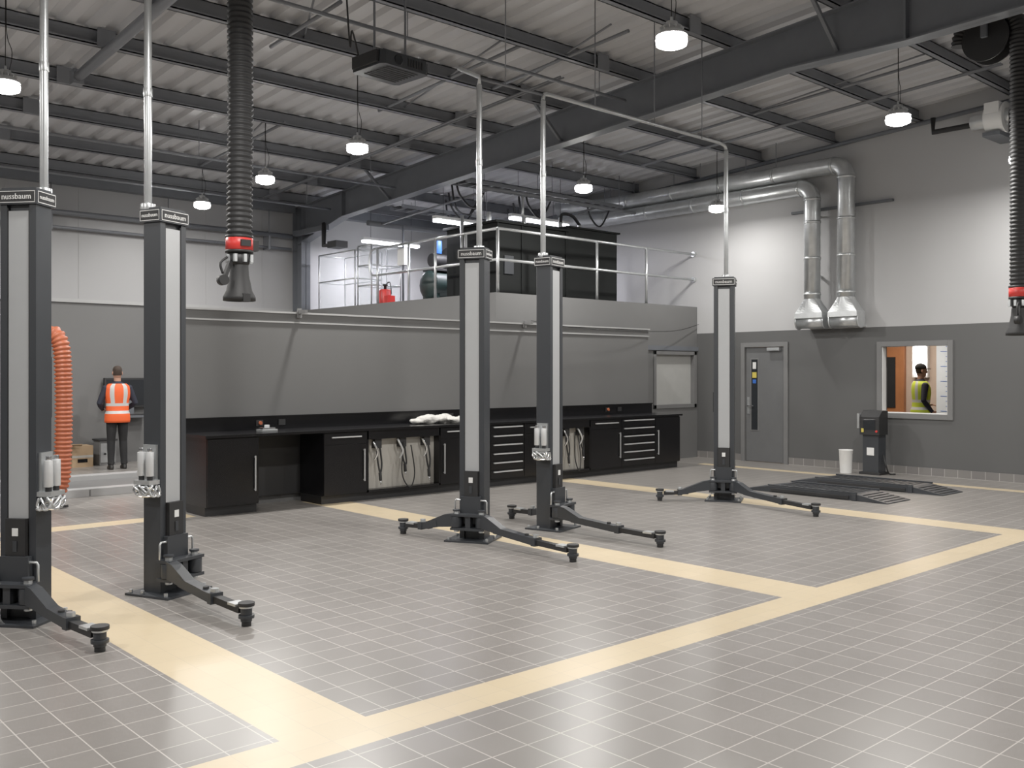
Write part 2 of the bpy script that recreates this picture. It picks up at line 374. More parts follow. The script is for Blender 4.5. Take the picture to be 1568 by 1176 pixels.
# ladder tray above mezzanine
for (yy,zz) in ((14.2,4.55),(12.4,4.75)):
    mb=MB()
    mb.bx(10.0,13.9,yy-.2,yy-.185,zz,zz+.06,M_purl); mb.bx(10.0,13.9,yy+.185,yy+.2,zz,zz+.06,M_purl)
    x=10.1
    while x<13.9: mb.bx(x,x+.03,yy-.185,yy+.185,zz,zz+.015,M_purl); x+=.25
    for k in range(4): mb.tube(catmull([(10.0,yy-.1+k*.05,zz+.03),(11.5,yy-.1+k*.06,zz+.05),(13,yy-.12+k*.05,zz+.03),(13.9,yy-.1+k*.05,zz+.04)]),.012,M_rub,6)
    for x in (10.3,12,13.8):
        for q in (-.19,.19): mb.cyl((x,yy+q,zz),(x,yy+q,zs(yy)),.006,M_purl,n=6)
    mb.done('cable_tray',origin=(12,yy,zz))
mb=MB()
for k in range(9):
    xa=10.1+k*.4; ya=12.6+(k%4)*.6
    mb.tube(catmull([(xa,ya,4.9),(xa+.1,ya,4.6-.1*(k%2)),(xa+.5,ya+.1,4.45),(xa+.7,ya,4.85)]),.018,M_rub,6)
mb.cyl((10,11.9,4.62),(13.9,11.9,4.62),.03,M_purl); mb.cyl((10,15.1,4.4),(13.9,15.1,4.4),.05,M_purl); mb.cyl((11,11.9,4.62),(11,11.9,4.1),.02,M_galv)
mb.cyl((10.3,11.9,4.62),(10.3,15.1,4.4),.02,M_purl); mb.cyl((12.9,11.9,4.62),(12.9,15.1,4.4),.02,M_purl)
mb.done('services_pipework',origin=(12,13,4.6))

# ------------------------------------------------------------------ lamps
def lamp(x,y,z,P=100):
    mb=MB(); r=.125
    mb.lathe([(.02,.17),(.05,.165),(.05,.11),(.09,.10),(r-.02,.075),(r+.008,.055),(r+.008,.045)],(x,y,z),M_alu)
    for k in range(12):
        a=k*math.pi/6; mb.obox((x+.055*math.cos(a),y+.055*math.sin(a),z+.13),(x+.10*math.cos(a),y+.10*math.sin(a),z+.10),.006,.03,M_alu)
    mb.lathe([(r,.045),(r+.010,.01),(r+.003,-.03),(r-.05,-.052),(.02,-.06)],(x,y,z),M_lens)
    mb.cyl((x,y,z+.165),(x,y,zs(y)),.004,M_blk,n=6); mb.cyl((x,y,z+.17),(x,y,z+.21),.012,M_galv,n=8)
    mb.tube(catmull([(x+.03,y,z+.15),(x+.06,y,z+.35),(x+.01,y,z+.55),(x+.01,y,zs(y))],5),.004,M_blk,6)
    mb.done('high_bay_lamp',origin=(x,y,z))
    l=bpy.data.lights.new('lamp_light','AREA'); l.shape='DISK'; l.size=.22; l.energy=P; l.color=(1,.97,.925)
    o=bpy.data.objects.new('lamp_light',l); o.location=(x,y,z-.07); scene.collection.objects.link(o)
for (x,y,*p) in ((6.43,5.1),(6.6,10.2,110),(2.6,10.3),(10.6,10.1,85),(10.3,5.0),(13.6,9.81,45),(13.4,4.85,60),(2.6,5.05),(6.67,12.75),(2.6,-.5),(6.5,-.5),(10.3,-.5),(-1.5,5),(-1.5,10),(2.6,15.2),(6.9,15.4,60)):  # lamps out of view are added to light the room
    lamp(x,y,4.4,*(p or [105]))
def tubelight(x0,x1,y,z,E=60):
    mb=MB(); mb.bx(x0,x1,y-.05,y+.05,z,z+.06,M_white); mb.bx(x0+.02,x1-.02,y-.055,y+.055,z-.045,z,M_tube)
    for x in (x0+.2,x1-.2): mb.cyl((x,y,z+.06),(x,y,zs(y)),.004,M_blk,n=6)
    mb.done('batten_light',origin=((x0+x1)/2,y,z))
    l=bpy.data.lights.new('batten','AREA'); l.shape='RECTANGLE'; l.size=1.3; l.size_y=.08; l.energy=E; l.color=(.93,.91,1)
    o=bpy.data.objects.new('batten_glow',l); o.location=((x0+x1)/2,y,z-.05); scene.collection.objects.link(o)
tubelight(9.95,11.28,13,4.22,50); tubelight(11.7,13.2,13,4.45,50); tubelight(10.6,12.0,16.2,4.25,80)  # third batten is an added light for the mezzanine back wall
l=bpy.data.lights.new('office','AREA'); l.size=1.5; l.energy=55; l.color=(1,.85,.7)
o=bpy.data.objects.new('office_light',l); o.location=(16.8,8.3,2.65); scene.collection.objects.link(o)
l=bpy.data.lights.new('officeb','AREA'); l.size=.8; l.energy=12; l.color=(1,.95,.88)
o=bpy.data.objects.new('back_area_light',l); o.location=(14.0,12.5,2.4); scene.collection.objects.link(o)

# ------------------------------------------------------------------ lift columns
def column(x,y,rz,pads,unit=None,pole=None):
    mb=MB(); mb.M=Matrix.Translation((x,y,0))@Matrix.Rotation(math.radians(rz),4,'Z')
    mb.bx(-.22,.22,-.25,.16,0,.016,M_char)
    for bxx in (-.19,.19):
        for byy in (-.2,.02,.13): mb.cyl((bxx,byy,.016),(bxx,byy,.04),.014,M_galv,n=6)
    mb.prism([(-.125,-.085),(-.078,-.085),(-.078,-.06),(.078,-.06),(.078,-.085),(.125,-.085),(.125,.075),(.115,.085),(-.115,.085),(-.125,.075)],.016,2.68,M_char)
    mb.bx(-.07,.07,-.08,-.062,.66,2.64,M_strip)
    mb.bx(-.078,-.071,-.083,-.06,.4,2.66,M_blk); mb.bx(.071,.078,-.083,-.06,.4,2.66,M_blk)
    # cap
    mb.prism([(-.14,-.10),(.14,-.10),(.14,.10),(-.14,.10)],2.68,2.775,M_char)
    mb.bx(-.12,.12,-.08,.08,2.775,2.79,M_char)
    for R in (0,90,-90):
        Mx=Matrix.Rotation(math.radians(R),4,'Z')
        off=-.1005 if R==0 else -.1405; w=.13 if R==0 else .092
        keep=mb.M.copy(); mb.M=mb.M@Mx
        mb.bx(-w,w,off-.003,off,2.69,2.765,M_blk)
        for (a,b,c,d) in ((-w,w,2.69,2.694),(-w,w,2.761,2.765),(-w,-w+.003,2.69,2.765),(w-.003,w,2.69,2.765)): mb.bx(a,b,off-.004,off-.003,c,d,M_white)
        sc=.85 if R==0 else .62
        mb.mesh(LABEL,Matrix.Translation((0,off-.0045,2.728))@Matrix.Rotation(math.pi/2,4,'X')@Matrix.Diagonal((sc,sc,1,1)),M_white)
        mb.M=keep
    # carriage
    mb.bx(-.068,.068,-.115,-.062,.20,.66,M_blk); mb.bx(-.02,.02,-.119,-.115,.55,.60,M_white); mb.bx(-.014,.014,-.121,-.119,.45,.52,M_char)
    mb.bx(-.10,.10,-.13,-.086,.16,.42,M_char)
    mb.bx(-.17,.17,-.22,-.09,.24,.262,M_char); mb.bx(-.17,.17,-.22,-.09,.11,.132,M_char)
    mb.bx(-.025,.025,-.2,-.1,.132,.24,M_char)
    piv=[V((-.125,-.165,.185)),V((.125,-.165,.185))]
    for p in piv:
        mb.cyl((p.x,p.y,.09),(p.x,p.y,.285),.026,M_galv,n=14)
        mb.cyl((p.x,p.y,.285),(p.x,p.y,.30),.036,M_char,n=14)
        mb.tube([(p.x-.035,p.y+.05,.262),(p.x-.035,p.y+.05,.37),(p.x-.025,p.y+.05,.385),(p.x+.025,p.y+.05,.385),(p.x+.035,p.y+.05,.37),(p.x+.035,p.y+.05,.262)],.008,M_galv,8)
    Mw=mb.M.copy(); wp=[Mw@p for p in piv]; mb.M=Matrix.Identity(4)
    c0=(wp[0]-V((pads[0][0],pads[0][1],0))).length+(wp[1]-V((pads[1][0],pads[1][1],0))).length
    c1=(wp[1]-V((pads[0][0],pads[0][1],0))).length+(wp[0]-V((pads[1][0],pads[1][1],0))).length
    asg=[wp[0],wp[1]] if c0<c1 else [wp[1],wp[0]]
    for p,(qx,qy) in zip(asg,pads):
        q=V((qx,qy,.085)); p=V((p.x,p.y,.185)); d=q-p; L=d.length; u=d.normalized(); uh=V((d.x,d.y,0)).normalized()
        mb.cyl((p.x,p.y,.137),(p.x,p.y,.236),.055,M_char,n=18)
        mb.vplate(p+u*.02,uh,[(0,-.045),(.0,.08),(.10,.065),(.34,-.03),(.40,-.085),(.25,-.07)],.075,M_char)
        a=p+u*.22; 
        e=p+u*(L*.62); e.z=.108; a.z=.145
        mb.obox(a,e,.08,.062,M_char)
        f_=q-uh*.05; f_.z=.095
        mb.obox(e-uh*.1,f_,.058,.045,M_blk)
        mb.obox(e-uh*.02,e+uh*.03,.09,.072,M_char)
        mb.cyl(e+V((0,0,.03)),e+V((0,0,.062)),.026,M_galv,n=14)
        mb.cyl(e-uh*.12+V((0,0,.03)),e-uh*.12+V((0,0,.055)),.02,M_rub,n=12)
        mb.obox(f_-uh*.12+V((0,0,.025)),f_-uh*.02+V((0,0,.025)),.08,.016,M_galv)
        mb.cyl((qx,qy,.03),(qx,qy,.115),.036,M_char); mb.cyl((qx,qy,.0),(qx,qy,.03),.03,M_rub)
        mb.cyl((qx,qy,.115),(qx,qy,.127),.045,M_galv); mb.cyl((qx,qy,.127),(qx,qy,.148),.052,M_rub)
        mb.cyl((qx,qy,.05),(qx,qy,.07),.05,M_char)
    mb.M=Mw
    if unit:
        s=unit
        X=s*.125
        mb.bx(min(X,X+s*.02),max(X,X+s*.02),-.06,.06,.78,1.08,M_galv)
        for yy in (-.045,.035):
            mb.cyl((X+s*.06,yy,.86),(X+s*.06,yy,1.03),.028,M_alu,n=16); mb.cyl((X+s*.06,yy,1.03),(X+s*.06,yy,1.06),.018,M_chrome,n=12); mb.cyl((X+s*.06,yy,.83),(X+s*.06,yy,.86),.02,M_blk,n=12)
        mb.bx(min(X,X+s*.1),max(X,X+s*.1),-.08,.07,.80,.83,M_galv)
        for k in range(9):
            pts=[(X+s*(.06+.05*math.sin(k*2+t)),-.02+.08*math.cos(k*1.3+t*1.1),.755+.04*math.sin(t*1.7+k)) for t in range(6)]
            mb.tube(catmull(pts,4),.008,M_chrome if k%2 else M_galv,6)
    else:
        mb.bx(-.14,-.125,-.03,.05,1.1,1.35,M_blk)
    mb.bx(.03,.10,.085,.12,1.3,1.7,M_char)
    mb.M=Matrix.Identity(4)
    px,py=pole
    zt=4.40
    mb.cyl((px,py,2.77),(px,py,2.82),.05,M_galv); mb.tube([(px,py,2.78),(px,py,zt-.02)],.027,M_galv,12)
    mb.cyl((px,py,3.6),(px,py,3.66),.031,M_galv)
    o=mb.done('vehicle_lift_column',origin=(x,y,0),bevel=.004)
    return o
cols=[(1.83,6.75,-50,[(1.92,5.65),(1.25,7.35)],1,(1.95,6.80)),
 (2.80,6.89,23,[(2.80,5.60),(3.22,7.75)],-1,(2.69,6.92)),
 (5.89,7.05,-60,[(5.79,5.64),(5.55,7.75)],None,(5.97,7.08)),
 (6.88,7.04,15,[(6.87,5.58),(7.0,7.75)],-1,(6.80,7.05)),
 (10.02,7.11,-60,[(9.6,5.6),(9.35,7.6)],None,(10.04,7.10))]
for c in cols: column(*c)
# overhead conduit pipe joining column tops
mb=MB(); z=4.46
mb.tube(catmull([(6.80,7.05,z-.07),(6.82,7.05,z-.01),(6.9,7.05,z)],4)+[V((9.9,7.1,z)),V((10.01,7.1,z-.02)),V((10.04,7.1,z-.07))],.02,M_galv,10)
mb.tube([(5.97,7.08,z-.07),(5.97,7.08,z),(5.80,7.2,z+.08)],.02,M_galv,10)
mb.tube([(5.97,7.08,z-.02),(6.8,7.05,z-.02)],.012,M_purl,8)
for xx in (6.3,7.6,8.6,9.5): mb.cyl((xx,7.07,z-.02),(xx,7.07,zs(7.07)),.006,M_purl,n=6)
mb.done('overhead_conduit',origin=(8,7.1,z))
mb=MB(); mb.tube([(1.95,6.8,z-.07),(1.95,6.8,z),(2.69,6.92,z),(2.69,6.92,z-.07)],.022,M_galv,10); mb.cyl((2.3,6.86,z),(2.3,6.86,zs(6.9)),.01,M_purl,n=6)
mb.done('overhead_conduit',origin=(2.3,6.86,z))

# ------------------------------------------------------------------ exhaust extraction hoses
def exhaust(x,y,zb,zt,R=.1,name='exhaust_extraction_hose',drum=False):
    mb=MB()
    mb.hose([(x,y,zt),(x+.01,y,(zt+zb)/2),(x,y,zb+.50)],R,M_rub,.042,.13,18)
    mb.lathe([(R,.0),(R+.006,.0),(R+.006,.13),(R,.13)],(x,y,zb+.38),M_red,20); mb.lathe([(R+.008,.0),(R+.008,.02)],(x,y,zb+.49),M_blk,20); mb.lathe([(R+.008,0),(R+.008,.02)],(x,y,zb+.375),M_blk,20)
    mb.lathe([(R-.01,.10),(R-.02,.02),(R-.03,0)],(x,y,zb+.28),M_blk,20)
    mb.bx(x+R*.8,x+R+.05,y-.03,y+.03,zb+.40,zb+.48,M_blk); mb.bx(x-.04,x+.04,y-R-.02,y-R+.01,zb+.42,zb+.47,M_blk)
    for k in range(8):
        a=k*math.pi/4; mb.bx(x+.095*math.cos(a)-.012,x+.095*math.cos(a)+.012,y+.095*math.sin(a)-.012,y+.095*math.sin(a)+.012,zb+.3,zb+.36,M_galv)
    mb.lathe([(.07,.28),(.075,.2),(.10,.08),(.125,.03),(.125,0),(.115,.0),(.09,.08),(.06,.2)],(x,y,zb),M_rub,24,False)
    mb.obox((x-.09,y-.03,zb+.3),(x-.16,y-.05,zb+.14),.03,.03,M_blk); mb.cyl((x-.16,y-.08,zb+.15),(x-.16,y-.02,zb+.15),.04,M_blk); mb.tube(catmull([(x-.16,y-.05,zb+.2),(x-.18,y-.05,zb+.28),(x-.12,y-.04,zb+.33)],4),.01,M_blk,6)
    mb.bx(x-.03,x+.03,y-.13,y-.10,zb-.01,zb+.05,M_blk)
    if drum:
        zc=zt; q=.30
        n=14; pts=[V((x,y+q-q*math.cos(a),zc+q*math.sin(a))) for a in [i*math.pi/n for i in range(n+1)]]
        mb.hose(pts,R,M_rub,.042,.13,16)
        mb.cyl((x-.08,y+q,zc),(x+.08,y+q,zc),.17,M_blk,n=28); mb.cyl((x-.1,y+q,zc),(x-.08,y+q,zc),.24,M_blk,n=28); mb.cyl((x+.08,y+q,zc),(x+.1,y+q,zc),.24,M_blk,n=28)
        mb.bx(x-.14,x+.14,y+q-.03,y+q+.03,zc,zs(y),M_steel)
    else:
        mb.lathe([(R+.05,0),(R+.05,.15),(R,.15)],(x,y,zt-.05),M_blk)
        mb.bx(x-.03,x+.03,y-.2,y+.2,zt+.05,zs(y),M_steel)
    mb.done(name,origin=(x,y,zb))
exhaust(3.44,7.0,2.16,5.25)
exhaust(10.47,3.80,1.98,5.1,R=.09,drum=True)

# orange hose with stand
mb=MB(); Lx=V((.742,-.67,0)); B=V((3.57,11.98,0))
path=[B-Lx*.34+V((0,0,.5)),B-Lx*.30+V((0,0,1.2)),B-Lx*.2+V((0,0,1.85)),B-Lx*.07+V((0,0,2.06)),B+Lx*.06+V((0,0,1.9)),B+Lx*.09+V((0,0,1.3)),B+Lx*.08+V((0,0,.6)),B+Lx*.05+V((0,0,.28)),B-Lx*.04+V((0,0,.13)),B-Lx*.16+V((0,-.0,.115))]
mb.hose(catmull(path,10),.10,M_orange,.05,.17,18)
mb.cyl(B-Lx*.34+V((0,0,.0)),B-Lx*.34+V((0,0,.52)),.11,M_blk); mb.cyl(B-Lx*.14+V((0,0,.115)),B-Lx*.24+V((0,0,.115)),.10,M_blk,r2=.075)
mb.cyl(B-Lx*.12+V((0,.16,0)),B-Lx*.12+V((0,.16,1.98)),.03,M_steel); mb.obox(B-Lx*.1+V((0,.16,1.95)),B-Lx*.07+V((0,-.02,1.95)),.05,.03,M_steel)
mb.box(tuple(B-Lx*.12+V((0,.16,.01))),(.4,.24,.02),M_steel)
mb.obox(B+Lx*.0+V((0,-.1,.02)),B+Lx*.1+V((0,-.1,.03)),.05,.03,M_blk)
mb.done('orange_extraction_hose',origin=tuple(B))

# projector-like unit under the ceiling
mb=MB(); c=V((5.6,8.05,4.70))
mb.M=Matrix.Translation(c)@Matrix.Rotation(math.radians(4),4,'Z')
mb.prism([(-.3,-.22),(-.26,-.26),(.26,-.26),(.3,-.22),(.3,.22),(.26,.26),(-.26,.26),(-.3,.22)],-.07,.07,M_char)
mb.bx(-.25,.25,-.21,.21,.07,.09,M_char)
mb.bx(-.33,-.30,-.2,.2,-.05,.07,M_blk); mb.bx(.30,.33,-.2,.2,-.05,.07,M_blk)
mb.cyl((-.1,-.27,0),(-.1,-.255,0),.05,M_glassd); 
for k in range(6): mb.bx(.02+k*.035,.04+k*.035,-.267,-.26,-.04,.04,M_blk)
for k in range(8): mb.bx(-.2,.2,-.2+k*.05,-.18+k*.05,-.075,-.07,M_blk)
for a in (-.2,.2): mb.cyl((a,0,.09),(a,0,.75),.012,M_purl,n=8)
mb.tube(catmull([(-.3,.1,.0),(-.4,.1,.3),(-.5,0,.1),(-.55,0,.7)],5),.01,M_blk,6)
mb.M=Matrix.Identity(4)
mb.done('ceiling_projector',origin=tuple(c),bevel=.004)

# ------------------------------------------------------------------ workbench
mb=MB(); YB=10.05
mb.bx(4.53,12.93,10.02,10.69,.87,.90,M_black)
mb.bx(4.56,12.9,10.655,10.69,.9,1.07,M_black); mb.bx(4.56,12.9,10.64,10.655,1.05,1.07,M_black)
def carc(x0,x1): mb.bx(x0,x1,YB+.02,10.67,.1,.869,M_black); mb.bx(x0,x1,YB+.06,10.6,0,.1,M_blk)
def door_(x0,x1,hs=1,top=True):
    carc(x0,x1); z1=.72 if top else .86
    mb.bx(x0+.004,x1-.004,YB,YB+.02,.11,z1-.004,M_black)
    if top:
        mb.bx(x0+.004,x1-.004,YB,YB+.02,z1,.862,M_black); mb.bx(x0+.1,x1-.1,YB-.03,YB-.012,.80,.815,M_alu)
        for q in (x0+.11,x1-.12): mb.bx(q,q+.01,YB-.015,YB,.80,.812,M_alu)
    hx=x1-.06 if hs>0 else x0+.05
    mb.bx(hx,hx+.012,YB-.03,YB-.015,.25,.65,M_alu); mb.bx(hx,hx+.012,YB-.016,YB,.26,.272,M_alu); mb.bx(hx,hx+.012,YB-.016,YB,.63,.642,M_alu)
def drawers(x0,x1,n=6):
    carc(x0,x1); h=.75/n
    for k in range(n):
        z=.11+k*h; mb.bx(x0+.004,x1-.004,YB,YB+.02,z,z+h-.006,M_black)
        mb.bx(x0+.05,x1-.05,YB-.025,YB-.003,z+h-.037,z+h-.020,M_alu)
def reel(x0,x1,n):
    mb.bx(x0,x0+.02,YB,10.67,.1,.869,M_black); mb.bx(x1-.02,x1,YB,10.67,.1,.869,M_black); mb.bx(x0,x1,YB,10.67,.1,.13,M_black); mb.bx(x0,x1,YB+.06,10.6,0,.1,M_blk)
    mb.bx(x0,x1,YB,YB+.03,.76,.869,M_black)
    mb.bx(x0+.02,x1-.02,YB+.12,YB+.135,.13,.86,M_beige)
    for k in range(n):
        cx=x0+(x1-x0)*(k+.5)/n
        mb.bx(cx-.05,cx+.05,YB+.04,YB+.12,.64,.76,M_blk)
        zb=.42 if k%2 else .33
        mb.tube(catmull([(cx,YB+.06,.70),(cx-.02,YB+.04,.55),(cx+.02,YB+.03,zb),(cx+.05,YB+.04,.45),(cx+.03,YB+.06,.68)],6),.012,M_rub,8)
        mb.cyl((cx+.02,YB+.03,zb),(cx+.02,YB+.02,zb-.1),.02,M_blk,n=10); mb.cyl((cx+.02,YB+.02,zb-.1),(cx+.02,YB+.01,zb-.15),.01,M_chrome,n=8)
        mb.tube(catmull([(cx-.08,YB+.05,.74),(cx-.1,YB+.0,.72),(cx-.05,YB-.02,.6),(cx-.07,YB+.02,.5)],5),.013,M_alu if k%2 else M_chrome,8)
    mb.tube(catmull([(x0+(x1-x0)*.5,YB+.03,.7),(x0+(x1-x0)*.46,YB+.0,.3),(x0+(x1-x0)*.55,YB-.03,.12),(x0+(x1-x0)*.62,YB-.02,.3),(x0+(x1-x0)*.6,YB+.03,.66)],6),.009,M_rub,6)
door_(4.56,5.18,1,False)
mb.bx(5.18,6.03,10.62,10.67,.1,.869,M_blk)
door_(6.03,6.65); reel(6.65,7.8,3); door_(7.8,8.25,-1); door_(8.25,8.68,1); drawers(8.68,9.32); door_(9.32,10.08,1)
reel(10.08,10.7,2); door_(10.7,11.42); drawers(11.42,12.25); door_(12.25,12.9,-1,False)
for x in (5.45,5.75,8.4,11.7,12.0): mb.bx(x,x+.09,10.64,10.655,.95,1.02,M_blk)
for x in (5.5,11.75): mb.cyl((x,10.62,.985),(x,10.64,.985),.022,M_orange,n=12)
mb.done('workbench',origin=(8.7,10.35,0),bevel=.003)
mb=MB(); 
for k in range(9):
    a=random.random()*6; mb.ell((8.05+.42*(k/8-.5)*2*.8,10.35+.08*math.sin(a),.955+.015*math.cos(a*2)),(.13,.11,.035+.02*(k%3)),M_cloth,12,6)
o=mb.done('white_cloth',origin=(8.05,10.35,.9))
d=o.modifiers.new('rm','REMESH'); d.mode='VOXEL'; d.voxel_size=.012
tx=bpy.data.textures.new('crumple','CLOUDS'); tx.noise_scale=.08
d=o.modifiers.new('dp','DISPLACE'); d.texture=tx; d.strength=.04; d.mid_level=.5
mb=MB(); mb.bx(5.3,5.5,10.2,10.35,.901,.93,M_galv); mb.bx(5.32,5.48,10.22,10.33,.93,.95,M_chrome); mb.cyl((5.4,10.28,.95),(5.4,10.28,.98),.03,M_alu); mb.done('bench_socket_tray',origin=(5.4,10.28,.9),bevel=.003)

# ------------------------------------------------------------------ low drive-on alignment tracks
def track(x0,x1,ya,yb):
    mb=MB(); h=.085
    mb.prism([(ya,.0),(ya,.010),(ya+.42,h),(yb-.42,h),(yb,.010),(yb,0)],x0,x1,M_char,'x')
    mb.bx(x0,x0+.02,ya+.4,yb-.4,h,h+.02,M_char); mb.bx(x1-.02,x1,ya+.4,yb-.4,h,h+.02,M_char)
    y=ya+.5
    while y<yb-.45: mb.bx(x0+.05,x1-.05,y,y+.02,h,h+.006,M_blk); y+=.08
    mb.bx(x0-.015,x0,ya+.5,yb-.45,.015,.055,M_blk); mb.bx(x0-.02,x0-.0,ya+.40,ya+.46,0,.09,M_char)
    for k in range(5): mb.bx(x0+.04,x1-.04,ya+.05+k*.07,ya+.065+k*.07,.015+k*.0128,.026+k*.0128,M_blk)
    mb.done('drive_on_lift_track',origin=((x0+x1)/2,(ya+yb)/2,0),bevel=.003)
track(11.12,11.72,5.53,7.6); track(12.4,13.0,5.42,7.65)
# control console at wall
mb=MB(); cx,cy=14.3,7.33
mb.bx(cx-.16,cx+.14,cy-.17,cy+.17,0,.04,M_blk); mb.bx(cx-.12,cx+.12,cy-.13,cy+.13,.04,.62,M_char)
mb.prism([(cx-.16,.62),(cx+.13,.62),(cx+.13,1.0),(cx-.05,1.0),(cx-.16,.9)],cy-.16,cy+.16,M_blk,'y')
mb.bx(cx-.166,cx-.16,cy-.1,cy+.1,.70,.86,M_glassd); mb.bx(cx-.168,cx-.16,cy+.09,cy+.13,.66,.72,M_yel); mb.bx(cx-.125,cx-.12,cy-.06,cy+.06,.3,.42,M_white)
mb.cyl((cx-.17,cy-.12,.68),(cx-.155,cy-.12,.68),.018,M_red); mb.bx(cx-.17,cx-.1,cy+.162,cy+.2,.72,.95,M_galv)
mb.tube(catmull([(cx,cy-.15,.3),(cx-.05,cy-.22,.15),(cx+.05,cy-.22,.02),(cx+.1,cy-.3,.015)],5),.012,M_rub,8)
mb.done('lift_control_console',origin=(cx,cy,0),bevel=.004)
mb=MB(); mb.lathe([(.09,0),(.09,.01),(.105,.36),(.112,.37),(.105,.37),(.085,.02)],(14.1,7.70,0),M_white,20,True); mb.done('waste_bin',origin=(14.1,7.70,0))

# ------------------------------------------------------------------ galvanised ducts
def arc(c,a,b,r,n=8):
    c=V(c);a=V(a);b=V(b)
    return [c+a*r*math.cos(t)+b*r*math.sin(t) for t in [i*math.pi/2/n for i in range(n+1)]]
def duct(yv,zh,x=14.42,r=.135,yend=13.2,jog=0):
    mb=MB(); R=.22
    c=(x,yv+R,zh-R)
    path=[V((x,yv,2.82)),V((x,yv,zh-R))]+arc(c,(0,-1,0),(0,0,1),R)[1:]+[V((x,yend,zh))]+[V((x-.3,yend+.5,zh)),V((x-.4,yend+.9,zh))]
    mb.tube(path,r,M_galv,24)
    for z in (2.9,3.5,4.1,zh-R): mb.lathe([(r+.006,0),(r+.009,.02),(r+.006,.04)],(x,yv,z-.02),M_galv,24)
    y=yv+R
    while y<yend: mb.cyl((x,y-.02,zh),(x,y+.02,zh),r+.008,M_galv,n=24); y+=1.1
    y=yv+1.3
    while y<yend: mb.cyl((x,y,zh+r),(x,y,zs(y)),.006,M_purl,n=6); y+=1.6
    n=24; rings=[]
    for t in [i/6 for i in range(7)]:
        ring=[]
        for j in range(n):
            a=2*math.pi*j/n; cx_,sy_=math.cos(a),math.sin(a)
            k=1/max(abs(cx_),abs(sy_)); rx,ry=cx_*k*.13,sy_*k*.25
            ring.append((x+(1-t)*r*cx_+t*rx,yv+(1-t)*r*sy_+t*ry,2.82-.24*t))
        rings.append(ring)
    mb.loft(rings,M_galv,sm=False)
    mb.bx(x-.135,x+.135,yv-.255,yv+.255,2.50,2.585,M_galv)
    mb.cyl((x-.0,yv-.24,2.44),(x,yv+.24,2.44),.11,M_galv,n=20); mb.cyl((x,yv-.26,2.44),(x,yv-.24,2.44),.125,M_galv,n=20); mb.cyl((x,yv+.24,2.44),(x,yv+.26,2.44),.125,M_galv,n=20)
    mb.bx(x+.0,XW,yv-.2,yv+.2,2.34,2.38,M_galv)
    for z in (3.2,4.2): mb.bx(x,XW,yv-.02,yv+.02,z,z+.03,M_galv)
    mb.done('ventilation_duct',origin=(x,yv,2.4))
duct(8.48,4.70); duct(7.87,4.99,x=14.42)
mb=MB(); mb.bx(14.62,14.7,7.2,9.0,4.32,4.36,M_steel); mb.done('duct_support_rail',origin=(14.66,8,4.34))
# extraction fan, upper right wall
mb=MB(); c=(14.2,5.45,5.2)
mb.cyl((c[0],c[1]-.12,c[2]),(c[0],c[1]+.12,c[2]),.2,M_white,n=28); mb.cyl((c[0],c[1]-.14,c[2]),(c[0],c[1]-.12,c[2]),.215,M_white,n=28)
mb.cyl((c[0],c[1]+.12,c[2]),(c[0],c[1]+.34,c[2]),.11,M_galv,n=20); mb.cyl((c[0]-.0,c[1]-.2,c[2]),(c[0],c[1]-.14,c[2]),.12,M_galv,n=20)
mb.cyl((c[0],c[1]-.205,c[2]),(c[0],c[1]-.2,c[2]),.1,M_blk,n=20)
mb.bx(c[0]-.2,c[0]+.0,c[1]-.1,c[1]+.1,c[2]+.05,c[2]+.2,M_white)
mb.bx(c[0]-.15,XW,c[1]-.1,c[1]+.14,c[2]-.26,c[2]-.2,M_steel); mb.bx(c[0]-.25,c[0]+.2,c[1]-.75,c[1]-.25,c[2]-.28,c[2]+.0,M_blk); mb.bx(c[0]-.1,XW,c[1]-.7,c[1]-.3,c[2]-.34,c[2]-.28,M_steel)
mb.done('extraction_fan',origin=c,bevel=.004)

# ------------------------------------------------------------------ mezzanine railing + plant
mb=MB(); zt=MZ+1.0; zm=MZ+.52
pf=[9.75,10.75,12.0,13.3]; 
for x in pf: mb.cyl((x,11.12,MZ-.02),(x,11.12,zt),.024,M_galv,n=10); mb.bx(x-.05,x+.05,11.07,11.17,MZ-.02,MZ,M_galv)
for z in (zt,zm): mb.tube([(9.75,11.12,z),(14.68,11.12,z)],.022,M_galv,10); mb.cyl((14.66,11.12,z),(14.7,11.12,z),.05,M_galv)
pl=[11.9,12.7,13.45,14.4]
for y in pl: mb.cyl((9.75,y,MZ-.02),(9.75,y,zt),.024,M_galv,n=10)
for z in (zt,zm): mb.tube([(9.75,11.12,z),(9.75,14.4,z)],.022,M_galv,10)
mb.tube(catmull([(9.75,14.4,zt),(9.75,14.6,zt-.03),(9.75,14.66,(zt+zm)/2),(9.75,14.6,zm+.03),(9.75,14.4,zm)],5),.022,M_galv,10)
mb.done('mezzanine_railing',origin=(9.75,11.12,MZ))
F=MZ-.02
mb=MB(); mb.bx(10.15,11.75,11.6,12.9,F,4.02,M_tank); mb.bx(11.77,13.05,11.6,12.9,F,4.1,M_tank)
for x in (10.15,10.68,11.2,11.72): mb.bx(x-.0,x+.03,11.58,11.6,F,4.02,M_tank)
mb.bx(11.75,13.07,11.58,11.6,3.4,3.43,M_tank); mb.bx(10.1,11.77,11.56,12.95,4.02,4.06,M_tank); mb.bx(11.75,13.1,11.56,12.95,4.1,4.13,M_tank)
mb.bx(10.3,10.5,11.575,11.6,3.2,3.5,M_char)
for x in (10.5,11.3,12.2,12.7): mb.cyl((x,12.2,4.05),(x,12.2,4.3),.04,M_galv); 
